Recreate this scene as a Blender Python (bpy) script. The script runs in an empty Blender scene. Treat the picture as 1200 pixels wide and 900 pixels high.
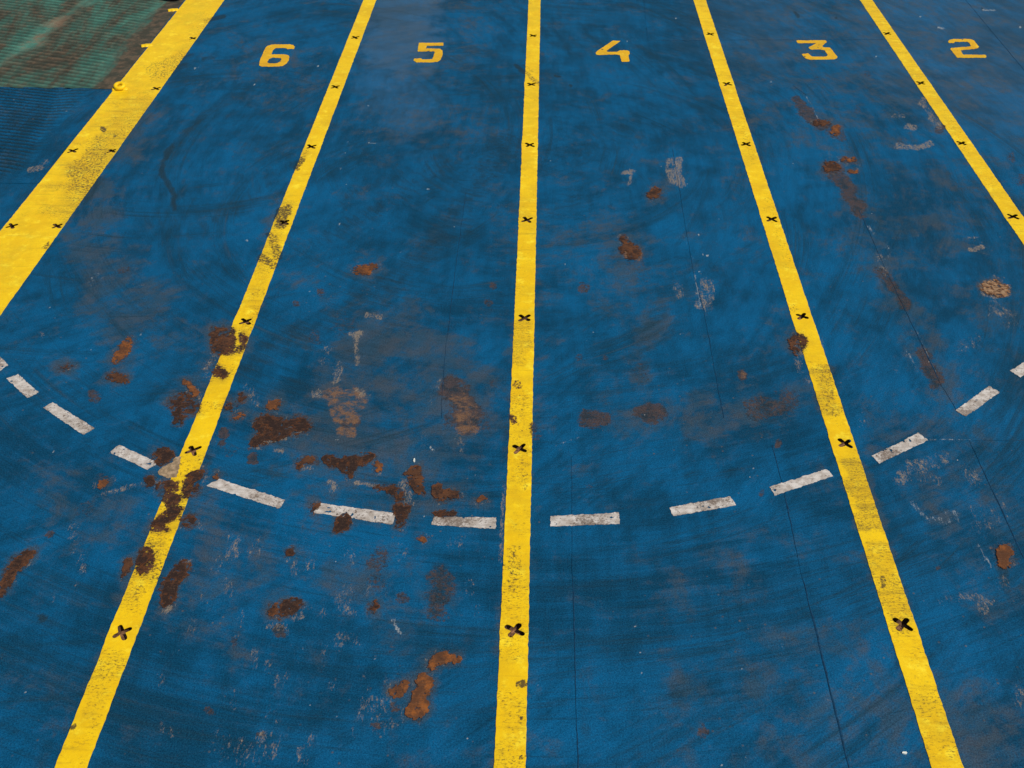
import bpy, bmesh, math, random
import numpy as np
from mathutils import Vector

random.seed(7)
S = bpy.context.scene
COL = S.collection

# ------------------------------------------------------------------ camera
FPX, PITCH, YAW = 1260.2, math.radians(38.11), math.radians(-1.54)
CAM = np.array([0.121, -5.163, 6.365])
cd = bpy.data.cameras.new('camera'); cam = bpy.data.objects.new('camera', cd); COL.objects.link(cam)
cd.sensor_width = 36; cd.lens = FPX / 1200 * 36; cd.clip_end = 500; cd.clip_start = .05
cam.location = CAM; cam.rotation_euler = (math.pi/2 - PITCH, 0, -YAW)
S.camera = cam

# ------------------------------------------------------------------ light
SUN_EL, SUN_AZ = 50, 118            # azimuth measured clockwise from the far side (+Y)
w = bpy.data.worlds.new('World'); S.world = w; w.use_nodes = True
wn = w.node_tree
sky = wn.nodes.new('ShaderNodeTexSky'); sky.sky_type = 'NISHITA'; sky.sun_disc = False
sky.sun_elevation = math.radians(SUN_EL); sky.sun_rotation = math.radians(SUN_AZ)
wn.links.new(sky.outputs[0], wn.nodes['Background'].inputs[0])
wn.nodes['Background'].inputs[1].default_value = .08
sd = bpy.data.lights.new('sun', 'SUN'); sd.energy = 4.0; sd.angle = math.radians(.6); sd.color = (1, .94, .85)
so = bpy.data.objects.new('sun', sd); COL.objects.link(so)
az, el = math.radians(SUN_AZ), math.radians(SUN_EL)
so.rotation_euler = Vector((-math.sin(az)*math.cos(el), -math.cos(az)*math.cos(el), -math.sin(el))).to_track_quat('-Z', 'Y').to_euler()
S.view_settings.view_transform = 'Standard'; S.view_settings.look = 'None'
S.view_settings.exposure = 0.0; S.view_settings.gamma = 1

# ------------------------------------------------------------------ mapping photo survey points to the deck plane
_f = np.array([math.sin(YAW)*math.cos(PITCH), math.cos(YAW)*math.cos(PITCH), -math.sin(PITCH)])
_r = np.array([math.cos(YAW), -math.sin(YAW), 0]); _d = np.cross(_f, _r)
def at(u, v):
    """a surveyed photo point -> its place on the deck (metres)"""
    ray = _f*FPX + _r*(u-600) + _d*(v-450)
    t = -CAM[2]/ray[2]
    return CAM[0]+t*ray[0], CAM[1]+t*ray[1]
def survey(x, y):
    """deck metres -> survey units, used to look up the stain survey at mesh vertices"""
    q = np.stack([x-CAM[0], y-CAM[1], 0*x-CAM[2]], -1)
    z = q @ _f
    return 600+FPX*(q @ _r)/z, 450+FPX*(q @ _d)/z

# ------------------------------------------------------------------ numpy value noise
def _h(i, j, s):
    n = (i*374761393 + j*668265263 + s*974634777) & 0xffffffff
    n = ((n ^ (n >> 13))*1274126177) & 0xffffffff
    return ((n ^ (n >> 16)) & 0xffff)/65535.0
def vnoise(x, y, s=0):
    x = np.asarray(x, float); y = np.asarray(y, float)
    i = np.floor(x).astype(np.int64); j = np.floor(y).astype(np.int64)
    a = x-i; b = y-j; a = a*a*(3-2*a); b = b*b*(3-2*b)
    return (_h(i, j, s)*(1-a)+_h(i+1, j, s)*a)*(1-b) + (_h(i, j+1, s)*(1-a)+_h(i+1, j+1, s)*a)*b
def fbm(x, y, s=0, o=4):
    t = 0; amp = .5; n = 0
    for k in range(o):
        t = t+amp*vnoise(x*2**k+17*k, y*2**k-9*k, s+k); n += amp; amp *= .55
    return t/n

# ------------------------------------------------------------------ tags
def tag(o, label=None, cat=None, group=None, kind=None):
    for k, v in (('label', label), ('category', cat), ('group', group), ('kind', kind)):
        if v: o[k] = v
    return o
def mesh_obj(name, verts, faces, mat, parent=None, loc=(0, 0, 0)):
    me = bpy.data.meshes.new(name); me.from_pydata(verts, [], faces); me.update()
    o = bpy.data.objects.new(name, me); COL.objects.link(o); o.location = loc
    if mat: me.materials.append(mat)
    if parent: o.parent = parent
    return o
def link_bm(name, bm, mat, parent=None, loc=(0, 0, 0)):
    me = bpy.data.meshes.new(name); bm.to_mesh(me); bm.free()
    o = bpy.data.objects.new(name, me); COL.objects.link(o); o.location = loc
    if mat: me.materials.append(mat)
    if parent: o.parent = parent
    return o

# ------------------------------------------------------------------ material helper
class G:
    def __init__(s, name):
        s.m = bpy.data.materials.new(name); s.m.use_nodes = True; s.t = s.m.node_tree; s.b = s.t.nodes['Principled BSDF']
        s.pos = s.n('ShaderNodeNewGeometry').outputs['Position']
    def n(s, ty, **k):
        x = s.t.nodes.new(ty)
        for a, v in k.items(): setattr(x, a, v)
        return x
    def put(s, sock, v):
        if isinstance(v, bpy.types.NodeSocket): s.t.links.new(v, sock)
        elif v is not None:
            if sock.type == 'RGBA' and len(v) == 3: v = (*v, 1)
            sock.default_value = v
    def math(s, op, a, b=0, c=None, clamp=False):
        x = s.n('ShaderNodeMath', operation=op, use_clamp=clamp)
        s.put(x.inputs[0], a); s.put(x.inputs[1], b)
        if c is not None: s.put(x.inputs[2], c)
        return x.outputs[0]
    def mul(s, a, b): return s.math('MULTIPLY', a, b)
    def add(s, a, b): return s.math('ADD', a, b)
    def sub(s, a, b): return s.math('SUBTRACT', a, b)
    def ramp(s, v, lo, hi, a=0, b=1):
        x = s.n('ShaderNodeMapRange', interpolation_type='SMOOTHSTEP'); x.clamp = True
        s.put(x.inputs[0], v)
        for i, q in enumerate((lo, hi, a, b)): s.put(x.inputs[i+1], q)
        return x.outputs[0]
    def mix(s, f, a, b, blend='MIX'):
        x = s.n('ShaderNodeMix', data_type='RGBA', blend_type=blend)
        s.put(x.inputs[0], f); s.put(x.inputs[6], a); s.put(x.inputs[7], b)
        return x.outputs[2]
    def vec(s, v, scale=(1, 1, 1), loc=(0, 0, 0), rot=0):
        x = s.n('ShaderNodeMapping'); s.put(x.inputs[0], v)
        x.inputs[1].default_value = loc; x.inputs[2].default_value = (0, 0, rot); x.inputs[3].default_value = scale
        return x.outputs[0]
    def noise(s, v, scale, detail=5, rough=.55, dist=0):
        x = s.n('ShaderNodeTexNoise', noise_dimensions='3D'); s.put(x.inputs['Vector'], v)
        x.inputs['Scale'].default_value = scale; x.inputs['Detail'].default_value = detail
        x.inputs['Roughness'].default_value = rough; x.inputs['Distortion'].default_value = dist
        return x.outputs[0]
    def voro(s, v, scale, out='Distance', rnd=1):
        x = s.n('ShaderNodeTexVoronoi'); s.put(x.inputs['Vector'], v); x.inputs['Scale'].default_value = scale
        x.inputs['Randomness'].default_value = rnd
        return x.outputs[out]
    def attr(s, name):
        x = s.n('ShaderNodeAttribute', attribute_name=name)
        sp = s.n('ShaderNodeSeparateColor'); s.t.links.new(x.outputs['Color'], sp.inputs[0])
        return sp.outputs[0], sp.outputs[1], sp.outputs[2], x.outputs['Alpha']
    def sepy(s):
        sp = s.n('ShaderNodeSeparateXYZ'); s.put(sp.inputs[0], s.pos); return sp.outputs[1]
    def polar(s, cx, cy, sr, st):
        """coordinates running along and across tyre arcs about a turning centre"""
        sp = s.n('ShaderNodeSeparateXYZ'); s.put(sp.inputs[0], s.pos)
        x = s.sub(sp.outputs[0], cx); y = s.sub(sp.outputs[1], cy)
        r = s.math('SQRT', s.add(s.mul(x, x), s.mul(y, y))); th = s.math('ARCTAN2', x, s.mul(y, -1))
        c = s.n('ShaderNodeCombineXYZ'); s.put(c.inputs[0], s.mul(r, sr)); s.put(c.inputs[1], s.mul(th, st))
        return c.outputs[0]
    def bump(s, h, strength, dist=.004):
        x = s.n('ShaderNodeBump'); x.inputs['Strength'].default_value = strength; x.inputs['Distance'].default_value = dist
        s.put(x.inputs['Height'], h); s.put(s.b.inputs['Normal'], x.outputs[0])
    def done(s, col, rough=.55, spec=.25):
        s.put(s.b.inputs['Base Color'], col); s.put(s.b.inputs['Roughness'], rough)
        s.put(s.b.inputs['Specular IOR Level'], spec)
        return s.m

RUST_D, RUST_M, RUST_O, OCHRE = (.027, .016, .013), (.088, .038, .019), (.27, .088, .020), (.24, .135, .045)
def rust_mix(g, bias=0.0):
    a = g.noise(g.pos, 9, 6, .6); b = g.noise(g.pos, 55, 4, .7)
    t = g.add(g.add(g.mul(a, .75), g.mul(b, .45)), bias)
    c = g.mix(g.ramp(t, .46, .64), RUST_D, RUST_M)
    return g.mix(g.ramp(t, .66, .92), c, RUST_O)

def make_deck_mat(name='blue_deck_paint', ribbed=False):
    g = G(name)
    wear, rust, dark, chip = g.attr('stain'); pale, ochre, bright, sheen = g.attr('tone')
    P = g.pos
    # blue paint, uneven coats
    n1 = g.noise(P, .55, 4, .6); n2 = g.noise(P, 2.6, 6, .62, .4)
    arc1 = g.noise(g.polar(-.03, 7.96, 3.2, 2.2), 1, 7, .68)
    arc2 = g.noise(g.polar(-9.0, 9.5, 3.0, 5.0), 1, 7, .66)
    arc3 = g.noise(g.polar(-.03, 7.96, 24, 7), 1, 5, .7)
    brush = g.noise(g.vec(P, (9, 1.2, 1), rot=.25), 1, 6, .65)
    sel = g.ramp(g.add(g.mul(n1, .7), g.mul(g.noise(g.vec(P, loc=(31, 7, 0)), .33, 2), .5)), .5, .68)
    arcs = g.mix(sel, arc1, arc2)
    arc4 = g.noise(g.polar(-.03, 7.96, 11, 6.5), 1, 6, .72); arc5 = g.noise(g.polar(-9.0, 9.5, 11, 14), 1, 6, .72)
    arcf = g.mix(sel, arc4, arc5)
    near = g.ramp(g.sepy(), 1.0, 5.0, 1, 0); zone = g.ramp(g.noise(g.vec(P, loc=(12, 40, 0)), .6, 3), .42, .62)
    t = g.add(g.add(g.mul(n1, .6), g.mul(n2, .4)), g.add(g.mul(g.sub(arcs, .5), .62), g.mul(g.sub(brush, .5), .28)))
    t = g.add(g.add(t, g.mul(bright, .10)), g.mul(g.sub(arcf, .5), g.add(g.mul(near, .40), g.mul(zone, .25))))
    c = g.mix(g.ramp(t, .33, .69), (0, .036, .090), (0, .110, .275))
    # rubbed thin, grey brown
    wn_ = g.add(g.add(g.mul(g.noise(g.vec(P, loc=(5, 3, 0)), 1.9, 8, .72, .5), .75), g.mul(g.noise(g.vec(P, loc=(1, 6, 0)), 9, 8, .80), .42)), g.mul(arcf, .42))
    wf = g.ramp(g.add(wn_, g.mul(wear, .19)), .81, 1.00)
    wcol = g.mix(g.ramp(g.noise(P, 5, 4), .4, .62), (.046, .066, .090), (.078, .068, .066))
    c = g.mix(g.mul(wf, .70), c, wcol)
    c = g.mix(g.mul(sheen, .22), c, (.09, .15, .22))  # pale sky sheen lightened into the base colour as well as the gloss
    # fine striations of tyres
    c = g.mix(g.mul(g.mul(g.ramp(arc3, .52, .68), g.add(.35, g.mul(near, .65))), .45), c, (.004, .022, .045))
    c = g.mix(g.mul(g.ramp(g.add(arcs, g.mul(n2, .25)), .66, .80), .32), c, (.006, .024, .046))
    # tyre tracks swung round three turning centres: dark bands made of fine parallel hairlines
    for cx_, cy_, of, k_ in ((-.03, 7.96, 0, .75), (-4.4, 8.6, 20, 1.0), (-.9, 6.4, 40, .85)):
        bnd = g.noise(g.vec(g.polar(cx_, cy_, 2.3, .55), loc=(of, of, 0)), 1, 4, .62)
        hair = g.noise(g.vec(g.polar(cx_, cy_, 42, 1.6), loc=(of, 3, 0)), 1, 4, .7)
        hair2 = g.noise(g.vec(g.polar(cx_, cy_, 13, 1.1), loc=(of, 9, 0)), 1, 5, .72)
        brk = g.ramp(g.noise(g.vec(P, loc=(of, 0, 3)), .75, 4, .6), .44, .60)
        m_ = g.mul(g.ramp(bnd, .46, .60), brk)
        c = g.mix(g.mul(g.mul(m_, g.ramp(hair2, .42, .66)), .62*k_), c, (.004, .024, .046))
        c = g.mix(g.mul(g.mul(m_, g.ramp(hair, .50, .62)), .50*k_), c, (.012, .022, .032))
        c = g.mix(g.mul(g.mul(m_, g.ramp(hair2, .60, .70)), .42*k_), c, (.085, .078, .078))
    # tyre rubber and grime, plus the painted groove shade on the ribbed plate
    gr = g.noise(g.polar(-.03, 7.96, 14, 9), 1, 6, .7)
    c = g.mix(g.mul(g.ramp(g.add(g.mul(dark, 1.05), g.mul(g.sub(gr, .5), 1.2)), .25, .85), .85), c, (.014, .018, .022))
    # rust bleeding through the paint
    fn = g.noise(P, 28, 6, .7)
    rf = g.ramp(g.add(g.mul(rust, .86), g.mul(g.sub(fn, .5), 1.9)), .32, .70)
    c = g.mix(g.mul(rf, .92), c, rust_mix(g, -.02))
    of = g.ramp(g.add(g.mul(ochre, .86), g.mul(g.sub(g.noise(g.vec(P, (.9, 1.1, 1)), 9, 9, .80), .5), 2.6)), .36, .78)
    c = g.mix(g.mul(of, .9), c, g.mix(g.noise(P, 60, 3), RUST_O, OCHRE))
    # chipped to the primer
    cn = g.add(g.mul(g.noise(g.vec(P, (1.5, .55, 1)), 40, 6, .85), .5), g.mul(g.noise(g.vec(P, (1.6, .55, 1), (4, 1, 0)), 9, 8, .8), .5))
    cf = g.ramp(g.add(g.math('MAXIMUM', g.mul(chip, .76), g.mul(wear, .17)), g.mul(g.sub(cn, .5), 4.2)), .48, .76)
    pf = g.ramp(g.add(g.mul(pale, .74), g.mul(g.sub(cn, .5), 3.4)), .50, .80)
    c = g.mix(g.mul(cf, .74), c, g.mix(g.ramp(g.noise(P, 60, 4, .7), .35, .65), (.17, .12, .08), (.48, .345, .215)))
    c = g.mix(g.mul(pf, .8), c, (.44, .45, .44))
    # scattered specks and grit
    m = g.ramp(g.noise(g.vec(P, loc=(9, 2, 0)), .8, 3), .42, .62)
    v = g.voro(P, 7.0); vc = g.n('ShaderNodeSeparateColor'); g.put(vc.inputs[0], g.voro(P, 7.0, 'Color'))
    sp = g.mul(g.ramp(v, .025, .055, 1, 0), g.math('GREATER_THAN', vc.outputs[0], .94))
    c = g.mix(g.mul(sp, g.ramp(vc.outputs[1], .2, .6)), c, (.55, .53, .50))
    v2 = g.voro(g.vec(P, loc=(3, 8, 0)), 16); vd = g.n('ShaderNodeSeparateColor'); g.put(vd.inputs[0], g.voro(g.vec(P, loc=(3, 8, 0)), 16, 'Color'))
    sp2 = g.mul(g.mul(g.ramp(v2, .08, .20, 1, 0), g.math('GREATER_THAN', vd.outputs[0], .80)), m)
    c = g.mix(g.mul(sp2, .7), c, g.mix(vd.outputs[1], (.03, .03, .035), (.17, .13, .10)))
    gs = g.noise(P, 85, 4, .85)
    c = g.mix(g.ramp(gs, .32, .68), g.mix(.52, c, (0, .004, .010)), g.mix(.13, c, (.03, .26, .38)))
    g2 = g.noise(g.vec(P, (1, .6, 1), (5, 5, 0)), 30, 6, .8)
    c = g.mix(g.mul(g.ramp(g2, .54, .72), .42), c, (.004, .026, .050))
    c = g.mix(g.mul(g.ramp(g.noise(g.vec(P, (1.3, .5, 1), (2, 9, 0)), 24, 7, .82), .57, .72), g.add(.16, g.mul(wear, .30))), c, (.115, .095, .085))
    h = g.add(g.add(g.mul(gs, .8), g.mul(g.noise(P, 30, 4), .6)), g.mul(rf, -.6))
    g.bump(h, .55, .005)
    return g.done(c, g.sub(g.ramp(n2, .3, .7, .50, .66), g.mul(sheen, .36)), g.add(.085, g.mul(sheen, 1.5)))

def make_line_mat(name, base, light, deep, tread=1.0):
    g = G(name); wear, rust, dark, chip = g.attr('stain'); P = g.pos
    n = g.noise(P, 3, 6, .65); f = g.noise(P, 40, 5, .7)
    c = g.mix(g.ramp(g.add(g.mul(n, .7), g.mul(f, .3)), .36, .64), deep, base)
    c = g.mix(g.ramp(g.noise(g.vec(P, (1, 1, 1), (4, 4, 0)), 6, 5, .7), .52, .7), c, light)
    # scuffs running across the stripe and rows of tread print
    tr = g.noise(g.vec(P, (1.2, 14, 1), rot=-.12), 1, 7, .72)
    c = g.mix(g.mul(g.ramp(g.add(tr, g.mul(wear, .12)), .56, .74), .55), c, (.34, .21, .012))
    near = g.ramp(g.sepy(), -.5, 5.5, 1, 0)
    c = g.mix(g.mul(g.ramp(g.noise(g.vec(P, loc=(2, 6, 0)), 2.2, 6, .7), .46, .66), .40), c, (.52, .34, .012))
    fl = g.noise(g.vec(P, (26, 70, 1)), 1, 3, .8)
    msk = g.ramp(g.add(g.noise(g.vec(P, loc=(8, 1, 0)), 2.6, 4, .7), g.add(g.mul(wear, .26), g.mul(near, .09))), .56, .78)
    c = g.mix(g.mul(g.mul(g.ramp(fl, .53, .62), msk), .8*tread), c, (.10, .065, .016))
    sn = g.noise(P, 75, 5, .8)
    c = g.mix(g.mul(g.ramp(g.add(g.sub(sn, .5), g.add(g.mul(wear, .10), g.mul(g.sub(n, .5), .22))), .10, .24), .75), c, (.13, .085, .02))
    pn = g.noise(g.vec(P, (1, 1, 1), (7, 7, 0)), 13, 8, .8)
    c = g.mix(g.mul(g.ramp(pn, .56, .74), .6), c, (.36, .23, .014))
    c = g.mix(g.mul(g.ramp(wear, .2, 1.0), .14), c, (.30, .20, .03))
    c = g.mix(g.mul(g.ramp(g.add(g.mul(dark, .74), g.mul(g.sub(g.noise(g.vec(P, (1, 1, 1), rot=.3), 34, 6, .78), .5), 2.8)), .40, .78), .9), c, (.040, .028, .020))
    c = g.mix(g.ramp(g.add(rust, g.mul(g.sub(f, .5), 1.2)), .4, .6), c, rust_mix(g, -.05))
    g.bump(g.add(f, g.mul(sn, .6)), .3, .003)
    return g.done(c, .5, .22)

def make_flake_mat(name, bias, tan=0):
    g = G(name); c = rust_mix(g, bias); f = g.noise(g.pos, 70, 5, .75)
    c = g.mix(g.ramp(f, .54, .70), c, g.mix(.5, c, (.20, .11, .06)))
    if tan: c = g.mix(g.mul(g.ramp(g.noise(g.pos, 16, 6, .75), .40, .58), tan), c, (.34, .22, .125))
    st = g.noise(g.vec(g.pos, (8, 45, 1), rot=.1), 1, 5, .7)
    c = g.mix(g.mul(g.ramp(st, .52, .70), .22), c, (.15, .09, .06))
    core = g.attr('core')[0]
    c = g.mix(g.mul(g.ramp(g.add(core, g.mul(g.sub(f, .5), .8)),   .25, .8, 1, 0), .34), c, g.mix(g.ramp(g.noise(g.pos, 8, 4), .4, .6), RUST_M, RUST_O))
    g.put(g.b.inputs['Alpha'], g.ramp(g.add(core, g.mul(g.sub(g.noise(g.pos, 48, 6, .8), .5), 1.5)), .10, .42))
    c = g.mix(g.mul(g.ramp(g.noise(g.pos, 110, 3, .8), .6, .72), .6), c, (.02, .014, .012))
    g.bump(g.add(f, g.noise(g.pos, 22, 4)), .22, .004)
    return g.done(c, .85, .1)

def simple(name, col, rough=.6, var=.3, spec=.2):
    g = G(name); f = g.noise(g.pos, 25, 5, .7)
    c = g.mix(g.ramp(f, .35, .68), tuple(x*(1-var) for x in col), tuple(min(1, x*(1+var*.5)) for x in col))
    g.bump(f, .3, .003)
    return g.done(c, rough, spec)

M = dict(deck=make_deck_mat(),
         yellow=make_line_mat('yellow_line_paint', (.84, .552, .006), (.90, .67, .025), (.74, .445, .004)),
         amber=make_line_mat('amber_number_paint', (.76, .42, .006), (.82, .50, .02), (.60, .31, .008), .8),
         rust_dark=make_flake_mat('dark_rust', -.17), rust_mid=make_flake_mat('brown_rust', -.05), rust_tan=make_flake_mat('tan_scab', .05, .9), rust_orange=make_flake_mat('orange_rust', .13),
         tan=simple('tan_primer', (.33, .235, .14), .8, .45), seam=simple('weld_bead', (.003, .040, .092), .6, .45),
         pot=simple('socket_steel', (.085, .045, .028), .9, .6), debris=simple('rust_scale', (.24, .12, .06), .9, .6), black=simple('black_rubber', (.012, .011, .012), .5, .3),
         flake_white=simple('white_flake', (.75, .76, .66), .6, .1))
def make_white():
    g = G('white_dash_paint'); P = g.pos
    n = g.noise(P, 12, 6, .7); f = g.noise(g.vec(P, (1, 1, 1)), 48, 6, .78); s = g.noise(P, 2.2, 3)
    c = g.mix(g.ramp(n, .36, .62), (.36, .31, .26), (.60, .555, .50))
    c = g.mix(g.mul(g.ramp(g.add(f, g.mul(g.sub(s, .5), .9)), .50, .60), .85), c, g.mix(g.ramp(g.noise(P, 20, 3), .4, .6), (.11, .075, .05), (.19, .15, .12)))
    c = g.mix(g.mul(g.ramp(g.noise(g.vec(P, loc=(3, 3, 0)), 24, 6, .75), .57, .66), .8), c, (.10, .055, .03))
    sc = g.noise(g.vec(P, (3, 40, 1), rot=.4), 1, 6, .75)
    c = g.mix(g.mul(g.ramp(sc, .52, .66), .55), c, (.17, .14, .12))
    g.bump(f, .4, .003)
    return g.done(c, .6, .2)
M['white'] = make_white()

def make_ramp_mat():
    g = G('green_ribbed_paint'); P = g.pos
    pale, rustv, low, _ = g.attr('stain')
    str_ = g.noise(g.vec(P, (1.6, .42, 1), rot=-.55), 1, 7, .68, .5); n = g.noise(P, 3.3, 6, .65)
    c = g.mix(g.ramp(n, .35, .65), (.036, .108, .082), (.068, .205, .152))
    t = g.add(g.add(g.mul(str_, .85), g.mul(n, .3)), g.mul(rustv, .40))
    c = g.mix(g.mul(g.ramp(t, .47, .66), .92), c, g.mix(g.ramp(g.noise(P, 7, 5), .4, .65), (.046, .036, .024), (.115, .072, .044)))
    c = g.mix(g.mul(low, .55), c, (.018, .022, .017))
    c = g.mix(g.mul(pale, g.ramp(n, .25, .6, .25, .62)), c, g.mix(g.ramp(g.noise(g.vec(P, loc=(2, 0, 0)), 1.3, 5, .65), .46, .58), (.075, .23, .17), (.24, .15, .09)))
    c = g.mix(g.mul(g.ramp(g.noise(P, 26, 6, .8), .52, .68), .6), c, (.055, .035, .022))
    c = g.mix(g.mul(g.ramp(g.noise(g.vec(P, loc=(4, 0, 0)), 14, 6, .75), .58, .70), .4), c, (.22, .14, .09))
    g.bump(g.noise(P, 40, 4, .7), .4, .005)
    return g.done(c, .7, .12)
M['ramp'] = make_ramp_mat()

# ------------------------------------------------------------------ stain survey: (layer, points, half width, softness, strength)
ST = []
def s(layer, pts, wd, soft, k=1.0):
    if isinstance(pts[0], (int, float)): pts = [pts]
    ST.append((layer, np.array(pts, float), wd, soft, k))
LAY = dict(wear=0, rust=1, dark=2, chip=3, pale=4, ochre=5, bright=6, sheen=7)
# soft brown stains
s('rust', [(532,457),(541,475),(548,492)], 11, 14, .95); s('ochre', [(538,470),(550,492),(550,500)], 9, 13, .62); s('rust', [(524,494),(560,485)], 5, 14, .62)
s('wear', [(545,480)], 25, 30, 1)
s('ochre', [(395,470),(420,470)], 11, 10, .62); s('ochre', [(395,482),(415,490)], 7, 9, .66); s('wear', [(408,475)], 26, 22, 1)
s('rust', [(405,496),(418,496)], 4, 6, .7); s('ochre', [(400,506),(415,506)], 4, 5, .66)
s('rust', [(683,487),(706,488)], 6, 9, .85); s('dark', [(683,487),(706,488)], 4, 8, .5); s('rust', [(752,484),(770,483)], 6, 8, .88); s('dark', [(756,484),(766,484)], 4, 8, .6)
s('rust', [(885,482),(920,472)], 8, 16, .66); s('dark', [(905,477)], 10, 16, .6); s('wear', [(820,490),(930,468)], 10, 26, .5)
s('rust', [(626,500),(626,510)], 4, 8, .55)
s('dark', [(517,672),(515,706)], 7, 14, .66); s('rust', [(517,676),(514,714)], 10, 12, .62); s('wear', [(515,695)], 22, 22, .7)
s('rust', [(735,300),(745,310)], 12, 16, .42); s('wear', [(715,275),(748,322)], 12, 26, .6); s('ochre', [(735,299),(747,301)], 4, 5, .75)
s('rust', [(936,120),(950,134),(962,146)], 5, 7, .82); s('rust', [(972,153),(986,158)], 4, 7, .6)
s('rust', [(968,196),(984,200)], 7, 8, .55); s('dark', [(995,220),(1008,246)], 4, 8, .45); s('rust', [(975,195),(985,208),(1008,246)], 6, 9, .82)
s('pale', [(970,180),(982,190)], 4, 6, .45); s('pale', [(945,112),(960,140)], .3, 1.3, .8); s('pale', [(980,180),(1000,222)], .3, 1.3, .62)
s('rust', [(1030,318),(1040,325)], 4, 6, .62); s('dark', [(1040,330),(1062,356)], 5, 7, .6); s('rust', [(1035,320),(1062,356)], 4, 8, .7)
s('dark', [(1086,420),(1099,444)], 5, 8, .55); s('rust', [(1083,415),(1098,444)], 6, 9, .82)
s('pale', [(1037,304),(1046,325)], .4, 1.3, .8); s('pale', [(1075,388),(1097,436)], .4, 1.3, .72); s('pale', [(1060,412),(1080,440)], 1.6, 3, .6)
s('pale', [(1015,262),(1024,274)], 1, 2, .8); s('pale', [(1038,282),(1042,300)], 1.5, 3, .6); s('chip', [(1028,300),(1038,320)], 3, 6, .55)
s('wear', [(1000,240),(1045,335),(1100,450)], 8, 24, .6)
s('rust', [(1165,339)], 10, 7, .55)
for p, r, k in (((347,357),3,.7),((375,343),4,.7),((578,337),3,.75),((573,355),4,.7),((683,336),5,.7),((708,420),3,.55),((679,419),3,.6),
                ((262,437),3,.6),((1100,665),3,.5),((385,462),3,.5),((59,626),4,.8),((463,829),4,.7),((822,855),5,.7),((911,521),3,.8),((870,441),4,.85),
                ((1186,184),4,.6),((1198,210),4,.6),((893,576),3,.6),((263,507),4.5,.95),((259,520),3.5,.9),((299,538),4.5,1),((327,739),5,.8),
                ((440,658),9,.62),((438,680),7,.55),((471,701),6,.75),((109,465),5,.75),((576,448),3,.6),((1056,165),3,.5),((247,832),4,.7),
                ((306,860),4,.6),((276,752),4,.6),((690,570),5,.4),((605,451),4,.5),((1016,87),3,.55),((955,93),3,.5),((1005,130),4,.5),((1101,150),4,.7),
                ((600,490),4,.6),((570,500),4,.5),((440,851),4,.7),((457,762),4,.5)):
    s('rust', p, r, r*1.2, k)
s('ochre', (871,440), 3, 4, .7)
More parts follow.
